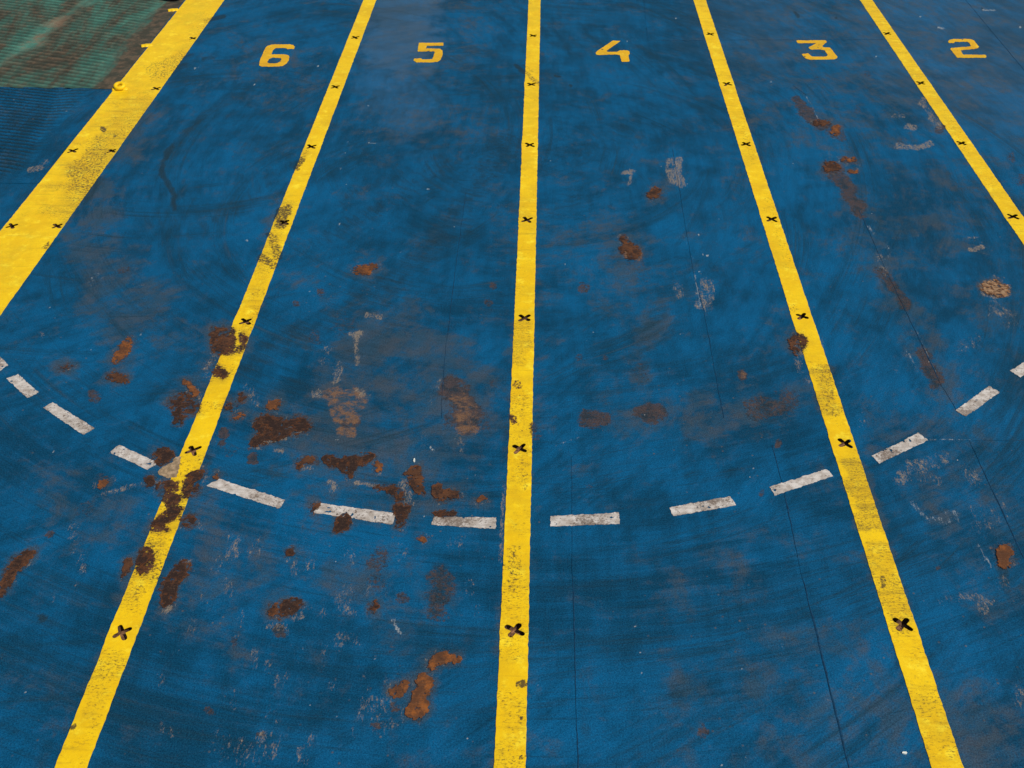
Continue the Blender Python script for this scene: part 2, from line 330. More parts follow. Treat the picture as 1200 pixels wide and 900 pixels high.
# chips down to primer
for pts, wd, sf, k in (([(731,202),(741,200)],1.5,4,.9),([(741,200),(737,216)],.8,3.5,.85),([(785,188),(788,212)],3.5,4,.85),([(795,188),(797,216)],3.2,4,.9),
    ([(793,338),(796,344)],5,5,.66),([(827,334),(826,358)],6,7,.7),([(410,391),(422,391)],2.5,4,.9),([(418,393),(420,425)],2.5,4,.75),
    ([(395,432),(393,444)],4,6,.8),([(382,408),(378,420)],4,5,.62),([(430,369),(445,371)],2.5,4,.75),([(1053,170),(1075,172),(1091,169)],2.5,3.5,.85),
    ([(1064,149),(1073,150)],2.5,3,.85),([(1046,136),(1058,137)],1.5,3,.7),([(1080,118),(1090,134),(1100,147)],2.5,4,.72),([(1138,292),(1151,290)],1.8,2.5,.95),
    ([(1133,279),(1148,278)],1.2,2,.7),([(1150,334),(1152,345),(1165,349),(1181,347),(1183,336),(1170,331),(1155,329)],1.2,2.5,.8),([(1165,339)],14,8,.5),
    ([(1165,364),(1185,376)],7,8,.58),([(1130,404),(1143,400)],6,8,.5),([(1055,558),(1080,548),(1105,540)],7,8,.62),([(1132,553),(1142,562)],7,8,.62),
    ([(1145,612),(1172,603)],9,10,.5),([(1127,699),(1145,701),(1162,707)],3,5,.75),([(1148,712),(1155,716)],4,4,.7),([(1180,683)],7,7,.58),([(1197,815)],7,8,.72),
    ([(1105,708),(1118,704)],4,6,.5),([(404,690),(406,712)],7,8,.62),([(398,748),(410,750)],6,6,.6),([(316,776),(314,788)],3,5,.65),([(312,868),(318,880)],8,10,.62),
    ([(357,880),(360,893)],5,8,.6),([(437,825),(445,850)],12,14,.52),([(120,580),(150,571),(185,565)],1.6,4,.72),([(130,562),(112,570)],5,7,.5),([(275,635),(272,652)],6,8,.62),
    ([(87,622),(93,668)],5,7,.55),([(373,460)],5,5,.85),([(417,457),(426,458),(424,464)],2,4,.75),([(389,566),(394,572)],3,4,.85),([(385,574),(392,575)],1.5,3,.7),
    ([(470,568),(480,577),(478,590)],5,6,.62),([(417,566),(440,569)],1.5,2.5,.9),([(352,548),(362,549)],2,4,.7),([(250,420),(247,440)],5,7,.6),
    ([(232,460),(237,470)],3,5,.62),([(292,455),(298,470)],5,7,.55),([(305,520),(335,514),(352,505)],1,2.5,.8),([(320,527),(332,528)],1.5,3,.8),([(293,525),(305,526)],1,2.5,.9),
    ([(318,732),(331,735)],5,6,.62),([(340,725),(352,720)],3,5,.62),([(360,712),(385,722)],4,9,.42),([(457,800),(452,822)],4,6,.55),([(460,820),(470,835)],5,7,.5),
    ([(245,570),(238,548)],4,6,.5),([(235,600),(238,618)],3,5,.5),([(199,712),(192,716)],2,4,.8),([(220,658),(226,668)],2,5,.6),([(590,570),(588,640)],2,3,.75),([(587,620),(586,660)],1.5,3,.6),
    ([(933,400),(937,425),(945,442)],4,6,.6),([(963,398),(968,412)],1.5,3,.7),([(1100,565),(1075,560)],5,7,.5),([(345,765),(420,740)],3,30,.25),([(250,870),(290,890)],10,18,.4),([(45,390),(50,394)],2,3,.6),
    ([(34,200),(48,197)],2.4,3,.8),([(52,191),(55,190)],2,3,.7),([(1010,855),(1045,840)],6,14,.36),([(960,817),(1000,812)],4,12,.34)):
    s('chip', pts, wd, sf, k)
for p, r, k in (((285,735),9,.42),((300,770),7,.45),((345,660),9,.5),((362,655),7,.55),((300,640),8,.45),((410,655),7,.45),((450,690),8,.42),((430,690),5,.5),((380,765),7,.42),((330,800),8,.4),
               ((255,660),8,.45),((270,690),8,.45),((240,700),6,.45),((225,735),8,.4),((190,800),6,.42),((190,850),5,.55),((200,858),4,.55),((275,820),8,.42),((290,880),9,.5),((320,835),8,.42),((325,870),6,.55),
               ((365,870),7,.45),((390,800),5,.4),((420,850),10,.42),((455,850),9,.4),((430,800),8,.38),((540,640),9,.4),((550,690),7,.42),((560,715),5,.42),((525,640),7,.42),((470,650),7,.4),((90,690),6,.42),
               ((80,710),5,.4),((60,700),4,.42),((345,470),6,.4),((340,505),5,.42),((250,500),5,.4),((500,515),5,.45),((505,470),5,.45),((515,450),4,.5),((540,520),6,.4),((1010,490),6,.38),((1050,430),6,.36)):
    s('chip', [(p[0], p[1]-r*.9), (p[0]-r*.2, p[1]+r*.9)], r*.45, r*1.1, k+.06)
for p, r, k in (((370,395),5,.5),((400,380),12,.4),((250,430),6,.45),((118,560),6,.5),((100,600),10,.35),((270,530),7,.4),((200,650),6,.4),((1190,660),4,.5)):
    s('rust', p, r, r, k)
# bright specks and scratches
for p, r in (((829,300),1.8),((824,299),1.3),((689,399),1.5),((820,318),1.4),((818,276),1.4),((663,309),1.3),((797,391),1.3),((501,185+37),1.3),((398,262),1.6),((290,282),2),
             ((165,392),1.5),((107,410),1.6),((63,529),1.4),((362,342),1.6),((744,734),1.8),((751,764),1.5),((752,789),1.3),((847,906),2),((557,557),1.8),((847,896),2.2),
             ((882,549),2),((661,551),1.6),((405,546),2.5),((415,549),2),((395,515),1.6),((231,741),1.8),((210,761),1.6),((35,789),1.6),((47,845),2),((30,812),1.6),
             ((355,759),1.8),((441,772),1.8),((445,747),1.5),((363,825),2.2),((395,838),2),((497,606),1.5),((505,524),2.5),((508,527),2),((455,630),1.5),((870,783),2),((870,801),1.6),
             ((432,124),1.6),((503,222),1.3),((408,167),1.4),((399,198),1.3),((1195,32),1.6),((735,48),1.2),((792,21),1.5),((1078,20),1.4),((1027,67),1.5),((904,95),1.6),((1100,32),1.5),
             ((18,119),1.3),((77,130),1.2),((228,80),1.4),((233,79),1.2),((373,77),1.6),((298,99),1.2)):
    s('pale', p, r*.55, 1.3, 1.1)
s('pale', [(813.5,318),(821,360)], .7, 1.5, 1.0); s('pale', [(801,275),(812,305)], .5, 1.5, .6); s('pale', [(460,726),(465,735),(469,742)], 1.6, 2, .95)
s('pale', [(1070,588),(1085,605),(1105,612),(1120,602)], 2.5, 4, .68); s('pale', [(1108,605),(1119,606)], 5, 4, .62); s('pale', [(1145,637),(1163,665)], 1, 2.5, .75)
s('pale', [(1102,32),(1106,33)], 1.2, 1.5, .9); s('pale', [(1152,12),(1166,12)], .8, 1.4, .9); s('pale', [(625,806),(632,802)], .6, 1.2, .9); s('pale', [(645,525),(690,508)], .7, 2, .5)
s('pale', [(105,333),(118,322)], 2.5, 4, .52); s('pale', [(356,615+25),(366,650)], 6, 8, .45); s('pale', [(1087,515.5),(1136,516)], .5, 1.2, .8)
s('pale', [(430,167),(440,168)], .6, 1.2, .8)
# tyre rubber
s('dark', [(262,120),(235,140),(203,172)], 2, 7, .46); s('dark', [(203,172),(190,188),(190,205),(202,222),(204,243)], 1.8, 5, .72)
s('dark', [(240,25),(262,20)], 1.5, 3, .7); s('dark', [(238,70),(250,67)], 1.5, 3, .6)
s('dark', [(196,250),(170,255),(110,250)], 2.5, 9, .38)
s('dark', [(95,330),(150,318),(185,370),(140,378),(110,350)], 18, 16, .32); s('wear', [(110,330),(165,330),(180,370),(125,375)], 12, 22, .75); s('rust', [(140,318),(150,317)], 2, 4, .6)
s('wear', [(110,235),(105,285)], 12, 22, .85)
s('dark', [(280,430),(360,388),(440,345),(510,285),(560,220),(590,160)], 5, 22, .46); s('dark', [(300,470),(400,430),(480,370)], 4, 18, .42)
s('dark', [(380,280),(450,240),(520,190)], 4, 16, .42); s('dark', [(560,60),(480,120),(430,170)], 4, 20, .3); s('dark', [(175,265),(240,262),(300,225),(340,190)], 3, 14, .4); s('dark', [(400,240),(440,215),(470,200)], 2, 9, .4); s('dark', [(690,170),(670,230),(640,260)], 3, 14, .36); s('dark', [(700,560),(790,520),(850,500)], 2, 12, .34); s('dark', [(620,600),(760,590),(880,545)], 2, 10, .34); s('dark', [(640,690),(780,675),(900,640)], 2, 12, .34); s('dark', [(1010,610),(1090,560),(1160,500)], 2, 14, .3)
s('dark', [(775,365),(757,400),(746,440)], 5, 11, .42); s('wear', [(775,365),(757,400),(746,440)], 8, 14, .7); s('rust', [(748,432),(750,445)], 6, 9, .42)
s('dark', [(790,810),(795,822)], 4, 9, .5); s('dark', [(684,790),(688,860)], 3, 9, .36); s('dark', [(675,655),(760,645)], 3, 14, .3); s('wear', [(845,660),(885,700)], 16, 30, .3)
s('wear', [(800,800),(812,808)], 10, 12, .8); s('pale', [(805,802)], 10, 8, .36)
s('dark', [(604,76),(632,99)], 1.6, 2.0, .75); s('dark', [(608,82),(630,98)], 1, 1.6, .6); s('dark', [(602,105),(628,118)], .7, 1.4, .5); s('dark', [(614,76),(624,85)], .8, 1.5, .6)
s('dark', [(650,89),(656,90)], .8, 1.6, .8); s('dark', [(668,100),(670,101)], .8, 1.6, .7); s('dark', [(932,14),(936,19)], 1, 2, .75); s('dark', [(980,21)], .8, 1.6, .7); s('dark', [(1150,10),(1152,12)], .8, 1.6, .7)
s('dark', [(60,600),(120,600),(60,585)], 10, 24, .3); s('wear', [(60,590),(110,605)], 20, 36, .4); s('dark', [(640,640),(900,585)], 3, 12, .22)
s('dark', [(635,820),(900,720)], 4, 26, .2); s('dark', [(20,720),(60,730)], 4, 12, .35); s('dark', [(50,724)], 4, 4, .7)
s('dark', [(20,140),(45,130)], 9, 10, .5); s('dark', [(240,378),(300,360)], 3, 10, .25)
s('dark', [(375,725),(470,745),(580,745)], 3, 12, .28); s('wear', [(330,640),(420,700)], 40, 40, .35); s('wear', [(370,520),(490,560)], 26, 40, .7)
s('wear', [(450,400),(480,450),(420,440)], 26, 40, .75); s('wear', [(600,280),(680,330)], 20, 40, .3); s('wear', [(230,590),(260,690)], 16, 30, .6); s('wear', [(530,420),(520,490)], 14, 24, .8)
s('wear', [(960,60),(1180,40)], 60, 90, .42); s('wear', [(1110,250),(1180,330)], 50, 60, .35); s('wear', [(900,850),(1150,870)], 40, 70, .45); s('wear', [(870,760),(1010,800)], 25, 50, .4)
s('wear', [(520,20),(500,80)], 30, 40, .35); s('wear', [(700,500),(860,470)], 10, 26, .35); s('wear', [(440,150),(560,140)], 10, 22, .35)
s('wear', [(300,70),(340,100)], 20, 26, .4); s('wear', [(1080,520),(1150,620)], 40, 40, .4)
s('sheen', [(470,0),(468,45)], 22, 38, .62); s('sheen', [(452,90),(480,130)], 16, 36, .22); s('sheen', [(1100,20),(1190,60)], 60, 80, .18); s('sheen', [(880,20)], 40, 60, .12)  # sheen areas: sky glare painted as paler colour, with added gloss
s('bright', [(720,250),(740,400)], 50, 60, .5); s('bright', [(250,240),(260,300)], 50, 60, .45); s('bright', [(330,620),(540,650)], 20, 30, .6); s('bright', [(640,560),(800,560)], 30, 50, .35); s('bright', [(990,380),(960,200)], 25, 50, .5)
s('bright', [(420,570),(350,550)], 14, 24, .7)
# dirt on the stripes
for pts, wd, sf, k in (([(92,215),(112,180)],12,14,.66),([(85,232),(100,205)],10,10,.5),([(180,84),(200,78),(215,66)],6,9,.62),([(150,150),(105,172)],6,10,.52),([(121,151)],2.5,2,1.1),([(134,160)],1.6,2,1),([(52,292),(58,286)],1.5,3,.8),
    ([(354,186),(348,198)],2.6,3,1.05),([(360,177),(352,190)],1.5,3,.6),([(333,248),(331,263)],6,5,1.0),([(318,280),(325,300)],4,6,.82),([(306,302),(322,312)],4,5,.85),([(300,345),(308,340)],4,5,.5),
    ([(244,478),(262,480)],3,5,.55),([(600,505),(612,505)],8,8,.42),([(600,640),(601,672)],4,5,.62),([(601,676),(601,684)],4,5,.5),([(606,802),(613,801)],3.2,2.5,1.1),([(610,841)],1.5,1.5,1.1),([(611,888)],2.6,2,1.1),([(590,663)],1.6,1.6,1.1),
    ([(960,435),(970,470)],8,10,.42),([(968,470),(972,482)],5,7,.4),([(930,360),(932,362)],4,4,.5),([(1035,678),(1036,686)],2.5,3,.85),([(83,853),(86,851)],2.5,2,1.1),([(205,548),(240,540)],6,8,.5),([(185,620),(200,660)],8,12,.42),
    ([(1010,560),(1018,590)],8,14,.3),([(1148,190),(1160,210)],5,9,.3),([(1185,262)],6,8,.3),([(612,545),(612,575)],4,6,.5),([(176,640),(186,668)],7,9,.62),([(160,700),(166,690)],5,6,.5),([(300,360),(288,384)],4,6,.5),([(604,640),(600,690)],4,7,.62),([(606,470),(605,500)],7,9,.45),([(970,440),(975,476)],9,9,.55),([(900,235),(925,310)],3,9,.4),([(870,150),(884,190)],3,8,.4),([(1110,140),(1130,175)],3,8,.4),([(240,20),(225,45)],5,9,.4),([(606,250),(625,225)],2,8,.25),([(1177,665),(1180,690)],4,6,.5)):
    s('dark', pts, wd, sf, k)
for pts, wd, sf, k in (([(1000,550),(1022,610)],13,8,1),([(1030,650),(1058,725)],13,8,.8),([(225,470),(260,400)],9,8,.6),([(180,640),(150,700)],10,10,.7),([(130,780),(110,830)],12,12,.6),([(610,390),(608,410)],12,8,.8),
    ([(604,680),(602,760)],12,12,.4),([(600,830),(598,890)],14,14,.5),([(160,130),(80,240)],16,20,.7),([(965,440),(970,475)],10,8,.9),([(330,240),(300,350)],8,10,.6),([(610,470),(604,560)],10,16,.4),([(1090,820),(1110,880)],14,18,.35)):
    s('wear', pts, wd, sf, k)

def seg_dist(U, V, p):
    if len(p) == 1: return np.hypot(U-p[0, 0], V-p[0, 1])
    d = None
    for a, b in zip(p[:-1], p[1:]):
        e = b-a; L2 = max((e**2).sum(), 1e-6)
        t = np.clip(((U-a[0])*e[0]+(V-a[1])*e[1])/L2, 0, 1)
        q = np.hypot(U-a[0]-t*e[0], V-a[1]-t*e[1])
        d = q if d is None else np.minimum(d, q)
    return d
def poly_sd(U, V, p):
    """signed distance, positive inside"""
    q = np.vstack([p, p[:1]]); d = seg_dist(U, V, q); ins = np.zeros(U.shape, bool)
    for a, b in zip(q[:-1], q[1:]):
        if a[1] == b[1]: continue
        c = ((a[1] > V) != (b[1] > V)) & (U < (b[0]-a[0])*(V-a[1])/(b[1]-a[1])+a[0]); ins ^= c
    return np.where(ins, d, -d)
HALO = []
def paint(me):
    n = len(me.vertices); co = np.empty(n*3); me.vertices.foreach_get('co', co); co = co.reshape(-1, 3)
    front = (co[:, 1] > CAM[1]+1.2)
    U, V = survey(co[:, 0], np.maximum(co[:, 1], CAM[1]+1.2)); U = np.where(front, U, 1e6)
    # the wander of real edges
    wx = (fbm(co[:, 0]*5, co[:, 1]*5, 3, 6)-.5)*2.2; wy = (fbm(co[:, 0]*5, co[:, 1]*5, 9, 6)-.5)*2.2
    A = np.zeros((n, 8))
    for layer, p, wd, soft, k in ST:
        R = wd+soft*2+24
        idx = np.nonzero((U > p[:, 0].min()-R) & (U < p[:, 0].max()+R) & (V > p[:, 1].min()-R) & (V < p[:, 1].max()+R))[0]
        if not len(idx): continue
        am = min(.6*wd+soft*.6, 26)
        if layer in ('wear', 'dark') and wd+soft > 12: soft = soft*1.5; wd = wd*.8
        d = seg_dist(U[idx]+wx[idx]*am, V[idx]+wy[idx]*am, p)
        t = np.clip((wd+soft-d)/max(soft, .1), 0, 1); t = t*t*(3-2*t)*k
        j = LAY[layer]; A[idx, j] = np.maximum(A[idx, j], t)
    for p, rim in HALO:
        R = 14; idx = np.nonzero((U > p[:, 0].min()-R) & (U < p[:, 0].max()+R) & (V > p[:, 1].min()-R) & (V < p[:, 1].max()+R))[0]
        if not len(idx): continue
        d = poly_sd(U[idx]+wx[idx]*5, V[idx]+wy[idx]*5, p)
        A[idx, 1] = np.maximum(A[idx, 1], np.clip(1+d/8.0, 0, 1)*.64*rim)
        A[idx, 0] = np.maximum(A[idx, 0], np.clip(1+d/12.0, 0, 1)*.9)
        A[idx, 3] = np.maximum(A[idx, 3], np.clip(1-np.abs(d+2)/4.0, 0, 1)*.55)
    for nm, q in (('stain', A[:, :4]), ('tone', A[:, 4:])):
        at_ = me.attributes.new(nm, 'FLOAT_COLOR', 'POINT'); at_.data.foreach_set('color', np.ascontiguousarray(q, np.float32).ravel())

# ------------------------------------------------------------------ ragged sheets of paint or rust, built from a surveyed outline
def sheet(name, poly, mat, z, cell=.012, rag=.9, scale=14, holes=(), seed=0, thick=.003, flecks=0, smooth=0, off=.15, fine=0, feather=0):
    p = np.array(poly, float)
    for _ in range(smooth):
        q = np.roll(p, -1, 0); p = np.stack([p*.75+q*.25, p*.25+q*.75], 1).reshape(-1, 2)
    g = np.array([at(*q) for q in p]); c = g.mean(0); lo = g.min(0)-.08; hi = g.max(0)+.08
    xs = np.arange(lo[0], hi[0], cell); ys = np.arange(lo[1], hi[1], cell)
    X, Y = np.meshgrid(xs, ys); U, V = survey(X, Y)
    F = poly_sd(U, V, p)
    for h in holes: F = np.minimum(F, -poly_sd(U, V, np.array(h, float)))
    F = F + (fbm(X*scale, Y*scale, seed, 5)-.5)*2*rag + (fbm(X*52, Y*52, seed+3, 3)-.5)*2*fine + off
    if flecks:   # paint still clinging inside the bare patch
        F = np.minimum(F, (flecks-fbm(X*22, Y*22, seed+5, 3))*14)
    inside = F > 0
    vs, fs, key, cv = [], [], {}, []
    def vert(k, x, y, fv=0.0):
        if k not in key: key[k] = len(vs); vs.append((x-c[0], y-c[1], 0)); cv.append(fv)
        return key[k]
    ny, nx = F.shape
    any_ = inside[:-1, :-1] | inside[1:, :-1] | inside[:-1, 1:] | inside[1:, 1:]
    for j, i in zip(*np.nonzero(any_)):
        cs = [(j, i), (j, i+1), (j+1, i+1), (j+1, i)]; f = []
        for a in range(4):
            q, r = cs[a], cs[(a+1) % 4]
            if inside[q]: f.append(vert(q, X[q], Y[q], F[q]))
            if inside[q] != inside[r]:
                t = F[q]/(F[q]-F[r]); k = (min(q, r), max(q, r))
                f.append(vert(k, X[q]+(X[r]-X[q])*t, Y[q]+(Y[r]-Y[q])*t))
        if len(f) > 2: fs.append(f)
    bm = bmesh.new(); lay = bm.verts.layers.float_color.new('core') if feather else None; bv = [bm.verts.new(v) for v in vs]
    for f in fs:
        try: bm.faces.new([bv[k] for k in f])
        except ValueError: pass
    if feather:
        for v, q in zip(bv, cv): t_ = min(1, max(0, q/feather)); v[lay] = (t_, t_, t_, 1)
    bm.verts.ensure_lookup_table(); seen = set(); best = []          # keep the one connected piece
    for v in bm.verts:
        if v in seen: continue
        st_, comp = [v], []; seen.add(v)
        while st_:
            a = st_.pop(); comp.append(a)
            for e in a.link_edges:
                b = e.other_vert(a)
                if b not in seen: seen.add(b); st_.append(b)
        if len(comp) > len(best): best = comp
    bs = set(best); bmesh.ops.delete(bm, geom=[v for v in bm.verts if v not in bs], context='VERTS')
    if not feather:
        ed = [e for e in bm.edges if len(e.link_faces) == 1]
        r = bmesh.ops.extrude_edge_only(bm, edges=ed)
        for v in r['geom']:
            if isinstance(v, bmesh.types.BMVert): v.co.z -= thick
    bmesh.ops.recalc_face_normals(bm, faces=bm.faces)
    for f in bm.faces:
        if abs(f.normal.z) > .9 and f.normal.z < 0: f.normal_flip()
    return link_bm(name, bm, mat, loc=(c[0], c[1], z))

# ------------------------------------------------------------------ rust patches (outline, material, label)
RUST = [
 ([(247,385),(261,384),(274,389),(275,399),(274,412),(263,416),(250,416),(247,404)], 'rust_mid', 'square brown rust patch against the left edge of the yellow line between 6 and 5'),
 ([(283,391),(288,394),(291,396),(289,404),(284,408),(277,412),(279,408),(286,404),(283,397)], 'rust_dark', 'small dark flaked patch inside the yellow line beside the square brown rust patch'),
 ([(249,437),(257,432),(263,435),(267,439),(261,444),(258,441),(251,439)], 'rust_dark', 'small flaked notch in the left edge of the yellow line below the square rust patch'),
 ([(196,473),(205,464),(220,461),(233,469),(231,483),(216,488),(212,499),(204,499),(203,489)], 'rust_dark', 'dark rust blotch with a short tail left of the yellow line above the socket'),
 ([(212,444),(224,446),(232,460),(234,468),(224,462),(218,452)], 'rust_orange', 'orange rust streak running down into the dark blotch beside the yellow line'),
 ([(296,497),(303,490),(315,485),(335,495),(350,486),(365,497),(360,505),(337,512),(315,520),(292,525),(296,513),(303,505)], 'rust_dark', 'largest dark brown rust patch, in lane 5 above the white dashes'),
 ([(315,483),(312,475),(322,467),(328,468),(325,480)], 'rust_orange', 'orange rust smear directly above the largest dark rust patch'),
 ([(276,473),(284,461),(287,467),(283,473)], 'rust_dark', 'small slanted dark rust spot just right of the yellow line in lane 5'),
 ([(264,479),(269,473),(273,477),(267,481)], 'rust_mid', 'tiny brown rust spot touching the right edge of the yellow line in lane 5'),
 ([(272,493),(279,484),(287,485),(285,489),(276,493)], 'rust_orange', 'bright orange rust spot between the yellow line and the largest rust patch'),
 ([(247,564),(253,556),(257,559),(255,562)], 'rust_orange', 'small orange rust spot on the left tip of the white dash beside the rusted line'),
 ([(179,532),(183,527),(200,527),(205,532),(200,539),(192,545),(187,545),(180,539)], 'rust_dark', 'reddish brown rust patch above the right end of a white dash beside the yellow line'),
 ([(216,563),(224,556),(239,549),(240,553),(232,563),(235,572),(231,580),(217,583),(215,575),(216,567)], 'rust_dark', 'dark bare patch eating the right half of the yellow line below the crossing white arc'),
 ([(184,569),(192,564),(208,565),(209,572),(200,579),(193,586),(190,577),(185,575)], 'rust_dark', 'dark bare patch at the left edge of the yellow line below the tan primer'),
 ([(195,583),(205,578),(213,583),(204,592),(213,596),(203,607),(191,614),(178,619),(180,611),(191,604),(199,596)], 'rust_dark', 'ragged band of bare rust zigzagging across the yellow line left of lane 5'),
 ([(178,616),(186,609),(196,605),(209,603),(200,611),(192,617),(201,621),(197,623),(181,621)], 'rust_dark', 'lowest of the three flaked rust bands crossing the yellow line left of lane 5'),
 ([(163,648),(168,640),(175,643),(180,651),(181,659),(173,669),(165,672),(160,668),(159,659)], 'rust_dark', 'rounded dark rust bite out of the left side of the yellow line in the foreground'),
 ([(145,656),(152,655),(156,661),(152,669),(143,679),(147,664)], 'rust_mid', 'small brown rust patch left of the rounded dark bite in the yellow line'),
 ([(213,608),(221,603),(232,605),(229,615),(223,620),(215,616)], 'rust_dark', 'round dark rust spot just right of the flaked yellow line in lane 5'),
 ([(185,688),(200,672),(213,657),(223,657),(223,667),(216,679),(208,687),(208,696),(200,712),(189,709),(189,697)], 'rust_dark', 'long dark slanting rust patch right of the yellow line in the left foreground'),
 ([(347,543),(354,537),(370,535),(369,541),(357,545),(351,550),(349,548)], 'rust_mid', 'short brown orange rimmed rust patch left of the long cluster above the white dashes'),
 ([(376,540),(383,534),(391,533),(397,541),(407,536),(423,535),(434,531),(439,533),(437,539),(426,545),(418,545),(415,559),(410,560),(402,553),(397,548),(386,548),(383,541)], 'rust_dark', 'long knobbly dark rust cluster above the white dash in lane 5'),
 ([(439,541),(447,541),(447,551),(443,556),(439,549)], 'rust_orange', 'small orange rust spot at the right end of the long rust cluster in lane 5'),
 ([(438,569),(453,571),(458,568),(474,576),(474,584),(466,588),(461,583),(454,576),(439,573)], 'rust_dark', 'dark comma shaped rust patch just above the white dash in lane 5'),
 ([(461,592),(482,592),(479,599),(474,611),(471,620),(465,617),(466,607),(462,601)], 'rust_dark', 'dark rust patch touching the right end of a white dash in lane 5'),
 ([(471,556),(490,545),(494,557),(495,570),(497,579),(485,577),(477,567),(480,560)], 'rust_mid', 'upright brown rust patch above and right of the comma shaped patch'),
 ([(505,570),(515,567),(520,577),(532,572),(541,581),(525,586),(510,587)], 'rust_mid', 'saddle shaped brown rust patch above the white dash nearest the central yellow line'),
 ([(560,584),(567,581),(570,586),(561,589)], 'rust_orange', 'tiny orange rust spot left of the central yellow line above its white dash'),
 ([(392,605),(410,602),(412,612),(405,622),(391,624),(395,615)], 'rust_dark', 'dark rust patch hanging from the lower edge of a white dash in lane 5'),
 ([(364,593),(375,590),(372,600),(366,602)], 'rust_mid', 'small brown rust cap on the left end of a white dash in lane 5'),
 ([(507,600),(532,599),(534,604),(509,605)], 'rust_dark', 'thin dark rust strip along the top edge of the dash beside the central yellow line'),
 ([(489,632),(495,628),(501,632),(495,637)], 'rust_orange', 'small orange rust spot below the gap between two white dashes in lane 5'),
 ([(334,646),(340,644),(344,649),(336,652)], 'rust_mid', 'tiny brown rust spot alone below the white dashes near a pale scuff'),
 ([(0,693),(5,673),(14,656),(37,646),(43,650),(30,663),(16,675),(10,692),(0,700)], 'rust_mid', 'curved rust brown patch at the left border of the photo in lane 6'),
 ([(114,570),(122,562),(128,565),(120,572)], 'rust_orange', 'small orange rust spot left of the tan scrape in lane 6'),
 ([(170,560),(179,559),(180,569),(172,571)], 'rust_dark', 'small dark rust spot below the white dash left of the flaked yellow line'),
 ([(129,425),(137,410),(150,397),(157,397),(150,415),(140,425)], 'rust_orange', 'slanted orange brown rust patch in the middle of lane 6'),
 ([(122,442),(132,436),(150,442),(150,448),(135,449)], 'rust_mid', 'flat brown rust patch just below the slanted orange one in lane 6'),
 ([(70,432),(80,428),(87,430),(77,434)], 'rust_mid', 'thin reddish rust sliver left in lane 6 above the white dashes'),
 ([(414,317),(425,311),(445,311),(436,316),(432,322),(420,321)], 'rust_orange', 'lone orange rust fleck in the middle of lane 5 well above the scuffs'),
 ([(725,279),(732,277),(740,287),(750,292),(749,304),(732,301),(725,292),(730,285)], 'rust_mid', 'brown and ochre rust patch in lane 4 with faded trails'),
 ([(757,228),(766,220),(774,222),(772,231),(760,232)], 'rust_mid', 'small rust spot under the pale chips in lane 4'),
 ([(1165,641),(1186,639),(1184,650),(1185,662),(1177,667),(1170,660)], 'rust_orange', 'orange brown rust patch beside the weld seam at the right border'),
 ([(500,775),(512,765),(525,767),(540,769),(542,777),(522,779),(512,775),(511,787),(502,785)], 'rust_orange', 'hooked orange rust patch at the top of the foreground pair left of the central line'),
 ([(487,800),(495,789),(510,797),(502,815),(502,830),(490,845),(475,840),(482,820)], 'rust_orange', 'long orange rust patch below the hooked one left of the central line'),
 ([(455,807),(475,797),(480,805),(465,820),(457,817)], 'rust_orange', 'small orange rust patch left of the long foreground one'),
 ([(315,712),(327,707),(325,722),(316,724)], 'rust_mid', 'small brown rust patch left of the black one in the lane 5 foreground'),
 ([(332,702),(350,702),(359,707),(347,717),(330,726),(326,724)], 'rust_dark', 'nearly black rust patch with pale chipped rim in the lane 5 foreground'),
 ([(430,719),(435,709),(442,705),(445,712)], 'rust_dark', 'small dark triangular rust spot in the lane 5 foreground'),
 ([(925,400),(932,390),(943,396),(945,402),(937,411),(934,415),(926,408)], 'rust_mid', 'scabby brown rust patch on the left edge of the line between lanes 4 and 3'),
 ([(954,144),(960,141),(975,141),(972,147),(957,148)], 'rust_mid', 'flat brown rust patch in lane 3 just above an orange one'),
 ([(972,150),(982,147),(986,157),(975,160)], 'rust_orange', 'orange rust patch touching the flat brown one in lane 3'),
 ([(965,192),(982,190),(987,200),(967,202)], 'rust_mid', 'faded brown rust patch on the seam in lane 3'),
 ([(985,186),(1000,185),(1007,191),(992,190)], 'rust_orange', 'upper of two thin orange rust slivers right of the seam in lane 3'),
 ([(992,200),(1005,199),(1005,203),(995,204)], 'rust_orange', 'lower of two thin orange rust slivers right of the seam in lane 3'),
 ([(1148,334),(1156,330),(1172,331),(1183,337),(1182,346),(1170,348),(1154,345)], 'rust_tan', 'oval tan and orange scab with a pale rim near the right border'),
]
HALO += [(np.array(p, float), 1.0 if m != 'rust_orange' else .8) for p, m, l in RUST]

# ------------------------------------------------------------------ stripes (surveyed edges) and sockets
SOCK = {
 'B': [(416,44),(393,102),(364.5,172),(333,261),(288,377),(226,528),(143,741)],
 'C': [(624.5,42),(622.5,99),(620.5,170),(617.5,258),(614.5,373),(609,526),(603,739)],
 'D': [(832,40),(852,98.5),(874,169),(904,257),(940,371),(990,520),(1058,732)],
 'E': [(1039.5,39.5),(1079,97.5),(1127,168),(1187,254)],
 'A': [(226,45),(183,104),(131,177),(67,265),(85,177),(14,265)],
}
EDGES = {  # left edge, right edge, each two surveyed points
 'A': (((218,0),(0,272)), ((263,0),(0,370))),
 'B': (((426,0),(64,900)), ((441,0),(102,900))),
 'C': (((619.5,0),(579,900)), ((633.5,0),(616,900))),
 'D': (((812.5,0),(1092,900)), ((827,0),(1129,900))),
 'E': (((1007.5,0),(1158,225)), ((1022,0),(1178.5,225))),
}
